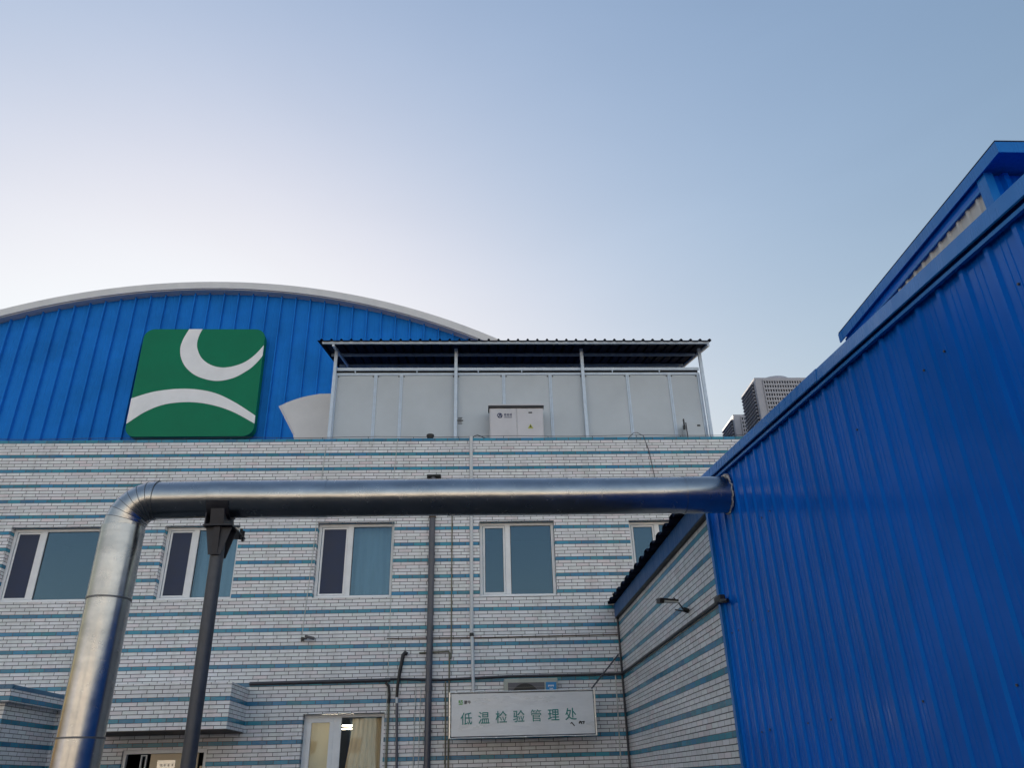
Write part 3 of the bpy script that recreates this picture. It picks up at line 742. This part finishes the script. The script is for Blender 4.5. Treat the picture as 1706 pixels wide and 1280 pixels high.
# ------------------------------------------------------------------ office light box sign
SY = 14.40
sg = thing('office_sign', (0.82, SY, 2.25), 'long grey light box sign with teal Chinese lettering on the tiled wall', 'sign')
sx0, sx1, sz0, sz1 = -.425, 2.055, 2.25, 2.972
MB().box(sx0 + .02, sx1 - .02, SY + .01, SY + .20, sz0 + .012, sz1 - .012).build('box', M['steel'], sg)
MB().box(sx0 + .028, sx1 - .028, SY - .002, SY + .0095, sz0 + .028, sz1 - .028).build('face', M['signface'], sg)
def wavy_strip(pts, hw, name):
    m = MB()
    for a, b in zip(pts[:-1], pts[1:]): m.tube([a, b], hw, 6)
    return m
ed = MB()
def edge_pts(a, b, n, amp):
    return [tuple(Vector(a).lerp(Vector(b), q / n) + Vector((random.uniform(-amp, amp) if abs(b[0] - a[0]) < .2 else 0, random.uniform(-amp, amp), random.uniform(-amp, amp) if abs(b[0] - a[0]) > .2 else 0))) for q in range(n + 1)]
ed.tube(edge_pts((sx0, SY, sz0), (sx0, SY, sz1), 4, .003), .015, 6, smooth=False)
ed.tube(edge_pts((sx1, SY, sz0), (sx1, SY, sz1), 4, .006), .016, 6, smooth=False)
ed.tube(edge_pts((sx0, SY, sz1), (sx1, SY, sz1), 14, .006), .012, 6, smooth=False)
ed.tube(edge_pts((sx0, SY, sz0), (sx1, SY, sz0), 14, .005), .010, 6, smooth=False)
ed.build('edge_trim', M['signedge'], sg)
chars = '低温检验管理处'
for i, ch in enumerate(chars):
    text_mesh(ch, 0.205, 'lettering', M['teal'], sg, Vector((-.245 + i * .2955, SY - .0055, 2.475 + .006 * i)) - sg.location, (math.radians(90), 0, 0), bold=0.0 if ch == '管' else 0.0014)
text_mesh('蒙牛', 0.062, 'small_lettering', M['steel'], sg, Vector((-.185, SY - .0055, 2.785)) - sg.location, (math.radians(90), 0, 0), bold=0.0008)
le = MB()
le.prism([(-.275 + .07 * p[0], 2.842 - .07 * p[1]) for p in RO], 1, SY - .0065, SY - .0035)
mk = le.build('small_emblem', M['logogreen'], sg)
def sm(pts): return [(-.275 + .07 * p[0], 2.842 - .07 * p[1]) for p in pts]
MB().prism(sm(cat(OUT, 3) + cat(INN, 3)), 1, SY - .0085, SY - .0068).prism(sm(cat(TOP, 3) + cat(BOT, 3)), 1, SY - .0085, SY - .0068).build('emblem_mark', M['white'], mk)
sc = MB()
for (cx, cz, a, l, t) in ((1.66, 2.43, -50, .04, .008), (1.63, 2.445, 40, .018, .006), (1.775, 2.455, 60, .022, .012), (1.80, 2.45, -60, .025, .010), (1.845, 2.45, 70, .022, .009), (1.83, 2.465, 10, .028, .006)):
    a = math.radians(a); sc.obox((cx, SY - .005, cz), (math.cos(a), 0, math.sin(a)), (0, 1, 0), (-math.sin(a), 0, math.cos(a)), l, .0015, t)
sc.build('torn_patch', M['black'], sg)
MB().tube([(2.02, SY + .02, 2.99), (2.61, D - .05, 3.60)], .014, 8).build('stay_bar', M['steel'], sg)
for x in (0.0, 1.6): MB().box(x - .02, x + .02, SY + .201, D - .002, 2.5, 2.54).build('bracket', M['steel'], sg)

# old wall air conditioner behind the sign
ac = thing('wall_air_conditioner', (.97, 14.65, 2.7), 'aged air conditioner with round fan and blue sticker peeking above the office sign', 'air conditioner')
MB().box(.515, 1.455, 14.63, 14.91, 2.62, 3.20).build('casing', M['acold'], ac, bevel=0.012)
MB().box(.58, 1.22, 14.618, 14.629, 2.66, 3.13).build('fan_recess', M['pvcgrey'], ac)
fb = MB(); fb.tube([(.88, 14.606, 2.86), (.88, 14.617, 2.86)], .255, 30); fb.build('fan', M['black'], ac)
gr = MB()
for q in range(6): gr.box(.585, 1.215, 14.600, 14.603, 2.70 + q * .07, 2.702 + q * .07)
gr.build('grille', M['acold'], ac)
stk = MB().box(1.245, 1.43, 14.622, 14.6285, 2.95, 3.13).build('sticker', M['cyan'], ac)
sp2 = MB()
for q in range(5): sp2.box(1.285 + q * .021, 1.299 + q * .021, 14.618, 14.6215, 3.055 + .006 * (q % 2), 3.083)
for q in range(3): sp2.box(1.31 + q * .022, 1.324 + q * .022, 14.618, 14.6215, 3.01, 3.03)
sp2.build('sticker_print', M['white'], stk)
for x in (.62, 1.34): MB().box(x - .02, x + .02, 14.62, D - .003, 2.57, 2.619).build('bracket', M['steel'], ac)

# ------------------------------------------------------------------ big insulated metal pipe
PY, PZ, PR = 7.70, 4.20, 0.187
VX = -3.455
mp = thing('metal_pipe', (VX, PY, 0), 'large shiny metal clad pipe rising at left and crossing to the blue wall', 'pipe')
secs = [0.0, 0.95, 2.02, 3.22, 3.915]
for i, (a, b) in enumerate(zip(secs[:-1], secs[1:])):
    MB().tube([(VX, PY, a), (VX, PY, b)], PR + (.0035 if i % 2 else 0.0) + .008, 64, caps=False).build('pipe_section', M['metal'], mp)
RC = PZ - 3.915; GX = VX + RC
hx = [GX, -2.64, -1.49, -.258, .955, 2.17, 2.640]
def pz(x): return 4.212 - .0105 * (x + 2.6) * 0.9
for i, (a, b) in enumerate(zip(hx[:-1], hx[1:])):
    MB().tube([(a, PY, PZ + (-.004, .003, -.001, .002, -.002, .001)[i]), (b, PY, PZ + (.002, -.002, .003, -.001, .001, 0)[i])], PR + (.003 if i % 2 else 0.0), 64, caps=False).build('pipe_section', M['metal'], mp)
el = MB(); NG = 7
for q in range(NG):
    a0, a1 = math.pi - (math.pi / 2) * q / NG, math.pi - (math.pi / 2) * (q + 1) / NG
    p0 = Vector((GX + RC * math.cos(a0), PY, 3.915 + RC * math.sin(a0))); p1 = Vector((GX + RC * math.cos(a1), PY, 3.915 + RC * math.sin(a1)))
    vs = []; NN = 64
    for p, a in ((p0, a0), (p1, a1)):
        s = Vector((math.cos(a), 0, math.sin(a)))
        for j in range(NN):
            t = 2 * math.pi * j / NN; vs.append(p + (s * math.cos(t) + Vector((0, 1, 0)) * math.sin(t)) * (PR + .005 - .003 * q / NG))
    el.add(vs, [(j, (j + 1) % NN, NN + (j + 1) % NN, NN + j) for j in range(NN)], 0, True)
elbow = el.build('elbow', M['metal'], mp)
for q in range(0, NG + 1):
    a = math.pi - (math.pi / 2) * q / NG
    p = Vector((GX + RC * math.cos(a), PY, 3.915 + RC * math.sin(a))); s = Vector((-math.sin(a), 0, math.cos(a))) * -1
    MB().tube([p - s * .0025, p + s * .0025], PR + .0065, 64).build('gore_seam', M['seam'], elbow)
for z in secs[1:4]: MB().tube([(VX, PY, z - .008), (VX, PY, z + .008)], PR + .0145, 64).build('seam_band', M['seam'], mp)
MB().tube([(VX, PY, 3.84), (VX, PY, 3.913)], PR + .0135, 64, caps=False).build('collar', M['metal'], mp)
for x in hx[1:6]: MB().tube([(x - .004, PY, PZ), (x + .004, PY, PZ)], PR + .0062, 64).build('seam_band', M['metal'], mp)
sf = MB()
random.seed(3)
for q in range(46):
    a = 2 * math.pi * q / 46; b = 2 * math.pi * (q + 1) / 46
    r0 = PR + .004 + random.uniform(-.003, .012)
    big = .016 if 0.7 < a < 2.0 else 0.0
    sf.tube([(2.628 - random.uniform(0, .015), PY - r0 * math.cos(a), PZ + r0 * math.sin(a)), (2.628 - random.uniform(0, .015), PY - r0 * math.cos(b), PZ + r0 * math.sin(b))], .007 + big * random.uniform(.4, 1.2), 6, smooth=False)
sf.build('foam_seal', M['foam'], mp)

# its support column with gusseted saddle
cxx = -2.50
co = thing('pipe_column', (cxx + .05, PY, 0), 'dark grey steel post with bolted gusset saddle carrying the shiny pipe', 'post')
MB().tube([(-2.475, PY, 0.01), (-2.51, PY, 3.83)], .064, 24).build('post', M['steel'], co)
MB().box(-2.62, -2.33, PY - .14, PY + .14, 0, .012).build('base_plate', M['darksteel'], co)
MB().prism([(-2.57, 3.62), (-2.45, 3.62), (-2.375, 3.89), (-2.625, 3.89)], 1, PY - .085, PY - .073).build('gusset', M['darksteel'], co)
MB().prism([(-2.57, 3.62), (-2.45, 3.62), (-2.375, 3.89), (-2.625, 3.89)], 1, PY + .073, PY + .085).build('gusset', M['darksteel'], co)
MB().prism([(PY - .085, 3.62), (PY + .085, 3.62), (PY + .30, 3.885), (PY - .12, 3.885)], 0, -2.54, -2.48).build('gusset', M['darksteel'], co)
MB().box(-2.64, -2.36, PY - .15, PY + .36, 3.891, 3.903).build('top_plate', M['darksteel'], co)
MB().box(-2.635, -2.625, PY - .13, PY + .34, 3.904, 4.03).box(-2.635, -2.40, PY - .13, PY + .34, 3.904, 3.912).build('channel', M['darksteel'], co)
sd = MB(); A = [math.radians(200 + 140 * q / 16) for q in range(17)]
pol = [(PY + (PR + .006) * math.cos(a), PZ + (PR + .006) * math.sin(a)) for a in A] + [(PY + (PR + .02) * math.cos(a), PZ + (PR + .02) * math.sin(a)) for a in A[::-1]]
sd.prism(pol, 0, -2.63, -2.42).build('saddle', M['darksteel'], co)
MB().prism([(PY - .13, 3.913), (PY + .26, 3.913), (PY + .17, 4.06), (PY - .16, 4.06)], 0, -2.58, -2.45).build('web_plate', M['darksteel'], co)
for yy in (PY + .22, PY + .30): MB().tube([(-2.37, yy, 3.85), (-2.37, yy, 3.96)], .014, 8).build('bolt', M['darksteel'], co)

# ------------------------------------------------------------------ tiled annex with corrugated eave
an = thing('tiled_annex', (XA, 11.7, 0), 'low tiled annex with dull blue fascia and corrugated eave between pipe and tiled building', 'building')
a = MB(); a.quad((XA, 8.50, 0), (XA, D, 0), (XA, D, 4.262), (XA, 8.50, 4.262))
a.quad((XA, 8.50, 0), (8.8, 8.50, 0), (8.8, 8.50, 4.262), (XA, 8.50, 4.262))
a.build('wall', M['tile'], an)
MB().box(2.612, 2.672, 8.52, D - .01, 4.264, 4.50).build('fascia', M['annexblue'], an)
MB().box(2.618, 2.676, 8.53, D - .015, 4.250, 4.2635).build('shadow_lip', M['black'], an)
pr = []; yy = 8.52
while yy < D - .03:
    for dy, dz in ((0, 0), (.12, 0), (.16, .055), (.32, .055), (.36, 0)): pr.append((min(yy + dy, D - .005), dz))
    yy += .42
sh = MB(); n = len(pr); vs = []
for th in (0.0, 0.005):
    for xx, zz in ((2.50, 4.515), (8.8, 5.1)): vs += [(xx, p[0], zz + p[1] + th) for p in pr]
fs = []
for q in range(n - 1):
    fs += [(q, q + 1, n + q + 1, n + q), (2 * n + q, 3 * n + q, 3 * n + q + 1, 2 * n + q + 1), (q, 2 * n + q, 2 * n + q + 1, q + 1)]
sh.add(vs, fs).build('corrugated_roof', M['roofsheet'], an)
MB().tube([(2.655, D - .03, 4.27), (2.655, D - .03, 1.0)], .018, 8).build('corner_pipe', M['wiredark'], an)
# flood lamp on the annex flank
fp = thing('flood_lamp', (XA, 9.93, 3.43), 'flood lamp with pale shade and black rim on a thin arm on the annex flank', 'lamp')
MB().tube([(XA - .005, 9.93, 3.44), (XA - .07, 9.93, 3.46)], .03, 10).build('wall_mount', M['black'], fp)
MB().tube([(XA - .07, 9.93, 3.46), (XA - .13, 9.88, 3.53), (XA - .20, 9.82, 3.58)], .008, 8).build('arm', M['black'], fp)
MB().tube([(XA - .06, 9.95, 3.44), (XA - .16, 9.99, 3.47)], .008, 8).build('arm', M['black'], fp)
c = Vector((XA - .27, 9.90, 3.565)); ax = Vector((-1, 0, .12)).normalized(); ay = Vector((0, 1, .15)).normalized(); az = -ax.cross(ay).normalized()
MB().obox(c - az * .012 + ax * -.03, ax, ay, az, .085, .125, .009).build('shade', M['lampwhite'], fp, bevel=0.004)
MB().obox(c + az * .0085, ax, ay, az, .115, .135, .010).build('rim', M['black'], fp, bevel=0.004)
MB().obox(c - az * .022 + ax * .085, ax, ay, az, .028, .10, .020).build('driver', M['black'], fp, bevel=0.006)

eb = thing('conduit_elbow', (2.6, 8.3, 3.25), 'black conduit elbow box at the corner of the blue wall', 'conduit box')
MB().box(2.545, 2.612, 8.20, 8.40, 3.215, 3.285).build('box', M['black'], eb, bevel=0.012)
MB().tube([(2.57, 8.23, 3.22), (2.56, 8.12, 3.20), (2.585, 8.06, 3.19)], .022, 10).build('spout', M['black'], eb)
MB().tube([(2.655, 8.56, 3.285), (2.60, 8.40, 3.255)], .024, 8).build('nipple', M['black'], eb)

# ------------------------------------------------------------------ blue metal building at right
bb = thing('blue_building', (2.64, 4.0, 0), 'blue ribbed steel building with sloping eave filling the right side', 'building')
def zt(y): return 3.815 + 0.0985 * y
YN, YS = 8.47, -9.0
prof = [(2.655, YN)]
kk = math.floor((YS - 7.02) / .2252)
rib = []
while 7.02 + kk * .2252 < YN - .05:
    c = 7.02 + kk * .2252
    rib.append(c); kk += 1
prof = []
for c in rib:
    prof += [(2.650, c - .030), (2.632, c - .015), (2.632, c + .015), (2.650, c + .030), (2.650, c + .085), (2.6465, c + .090), (2.6465, c + .098), (2.650, c + .103), (2.650, c + .132), (2.6465, c + .137), (2.6465, c + .145), (2.650, c + .150)]
prof = [p for p in prof if YS <= p[1] <= YN - .03]
prof.append((2.650, YN - .02))
w = MB(); n = len(prof); vs = []
for (x, yy) in prof: vs += [(x, yy, 0), (x, yy, zt(yy) - .075)]
w.add(vs, [(2 * q, 2 * q + 2, 2 * q + 3, 2 * q + 1) for q in range(n - 1)])
w.quad((2.66, YN - .02, 0), (9, YN - .02, 0), (9, YN - .02, zt(YN) - .1), (2.66, YN - .02, zt(YN) - .1))
w.quad((2.66, YS, 0), (9, YS, 0), (9, YS, zt(YS) - .1), (2.66, YS, zt(YS) - .1))
w.build('wall', M['blue'], bb)
MB().box(2.608, 2.662, YN - .075, YN, 0, zt(YN) - .10).build('corner_trim', M['bluetrim'], bb)
MB().box(2.6635, XA, YN - .018, YN + .022, 0, zt(YN) - .45).build('white_packer', M['foam'], bb)
sc = MB()
for q in range(26):
    c = random.choice(rib[-30:]) + .11; zz = random.choice((1.95, 2.9, 3.7)) + random.uniform(-.01, .01)
    if zz < zt(c) - .2: sc.tube([(2.640, c, zz), (2.6465, c, zz)], .007, 8)
sc.build('screw', M['steel'], bb)
def slope_box(x0, x1, y0, y1, za, zb, name, m):
    """za, zb: offsets from the eave line"""
    b = MB(); vs = []
    for yy in (y0, y1):
        vs += [(x0, yy, zt(yy) + za), (x1, yy, zt(yy) + za), (x1, yy, zt(yy) + zb), (x0, yy, zt(yy) + zb)]
    return b.add(vs, [(0, 1, 2, 3), (4, 7, 6, 5), (0, 4, 5, 1), (1, 5, 6, 2), (2, 6, 7, 3), (3, 7, 4, 0)]).build(name, m, bb)
# flashing: leaning face, hemmed lower lip
fls = MB(); vs = []
pf = [(2.655, -.045), (2.585, -.098), (2.578, -.092), (2.592, 0.010), (2.66, .016), (2.66, -.02)]
for yy in (YS, 5.20): vs += [(x, yy, zt(yy) + dz) for x, dz in pf]
m_ = len(pf); fls.add(vs, [tuple(range(m_)), tuple(range(2 * m_ - 1, m_ - 1, -1))] + [(q, q + m_, (q + 1) % m_ + m_, (q + 1) % m_) for q in range(m_)])
fls.build('eave_flashing', M['bluetrim'], bb)
fls = MB(); vs = []
for yy in (5.16, YN + .10): vs += [(x - .003, yy, zt(yy) + dz + .003) for x, dz in pf]
fls.add(vs, [tuple(range(m_)), tuple(range(2 * m_ - 1, m_ - 1, -1))] + [(q, q + m_, (q + 1) % m_ + m_, (q + 1) % m_) for q in range(m_)])
fls.build('eave_flashing', M['bluetrim'], bb)
slope_box(2.665, 9.0, YS, YN + .08, -.06, -.005, 'roof', M['bluetrim'])
slope_box(2.600, 2.622, YS, YN, -.135, -.112, 'hem_strip', M['bluetrim'])

# raised roof monitor on the blue roof
mo = MB()
EX, EY0, EY1, EZ = 3.50, 3.827, 6.36, 5.328
WX, WY = 3.52, 4.06
pr = [(WX, WY)]; x = WX + .02
while x < 6.2:
    pr += [(x, WY), (x + .10, WY), (x + .115, WY - .03), (x + .15, WY - .03), (x + .165, WY)]; x += .225
n = len(pr); vs = []
for p in pr: vs += [(p[0], p[1], 4.0), (p[0], p[1], EZ - .06)]
mo.add(vs, [(2 * q, 2 * q + 2, 2 * q + 3, 2 * q + 1) for q in range(n - 1)])
mon = mo.build('monitor', M['blue'], bb)
MB().box(WX - .012, WX + .05, WY - .036, WY + .05, 4.0, EZ - .062).build('monitor_corner', M['bluetrim'], mon)
MB().box(WX, WX + .03, WY + .051, EY1 - .05, 5.178, EZ - .062).build('monitor_blue_band', M['blue'], mon)
MB().box(WX - .012, WX - .001, WY + .051, EY1 - .05, 5.165, 5.182).build('monitor_band_lip', M['bluetrim'], mon)
pr = []; yy = WY + .051
while yy < EY1 - .1:
    for dy, dx in ((0, 0), (.06, 0), (.07, -.016), (.09, -.016), (.10, 0)): pr.append((yy + dy, dx))
    yy += .125
sd = MB(); n = len(pr); vs = []
for p in pr: vs += [(WX + .020 + p[1], p[0], 4.2), (WX + .020 + p[1], p[0], 5.177)]
sd.add(vs, [(2 * q, 2 * q + 2, 2 * q + 3, 2 * q + 1) for q in range(n - 1)]).build('monitor_siding', M['siding'], mon)
MB().box(EX, 6.4, EY0, EY1, EZ - .012, EZ + .012).build('monitor_roof', M['bluetrim'], mon)
MB().box(EX - .012, EX - .001, EY0 - .012, EY1, EZ - .075, EZ + .016).box(EX - .001, 6.4, EY0 - .012, EY0 - .001, EZ - .075, EZ + .016).build('monitor_fascia', M['bluetrim'], mon)
MB().box(EX - .005, 6.4, EY0 - .006, EY1, EZ + .0165, EZ + .034).build('monitor_roof_edge', M['roofsheet'], mon)

# ------------------------------------------------------------------ unseen sunlit row added behind the viewpoint: warm band in pipe, light on facades
M['render'] = mat_plain('cream_render', (0.62, 0.56, 0.49), 0.85, 0, 0.08, 0.4)
for (x0, x1, y, h, lab) in ((-75, -24, -52, 9.5, 'long cream building, left of three added unseen behind the viewpoint to bounce sunlight'),
                            (-20, 14, -58, 12.5, 'tall cream building, middle of three added unseen behind the viewpoint to bounce sunlight'),
                            (18, 60, -50, 8.5, 'low cream building, right of three added unseen behind the viewpoint to bounce sunlight')):
    rb = thing('added_rear_building', ((x0 + x1) / 2, y, 0), lab, 'building', 'unseen buildings added to bounce sunlight')
    MB().box(x0, x1, y - 12, y, 0, h).build('wall', M['render'], rb)
    MB().box(x0 - .4, x1 + .4, y - 12.4, y + .4, h + .002, h + .35).build('roof', M['roofdeck'], rb)
    x = x0 + 2.5
    while x < x1 - 3:
        z = 1.2
        while z < h - 2:
            MB().box(x, x + 1.6, y + .004, y + .05, z, z + 1.5).build('window', M['fin'], rb); z += 3.2
        x += 4.4
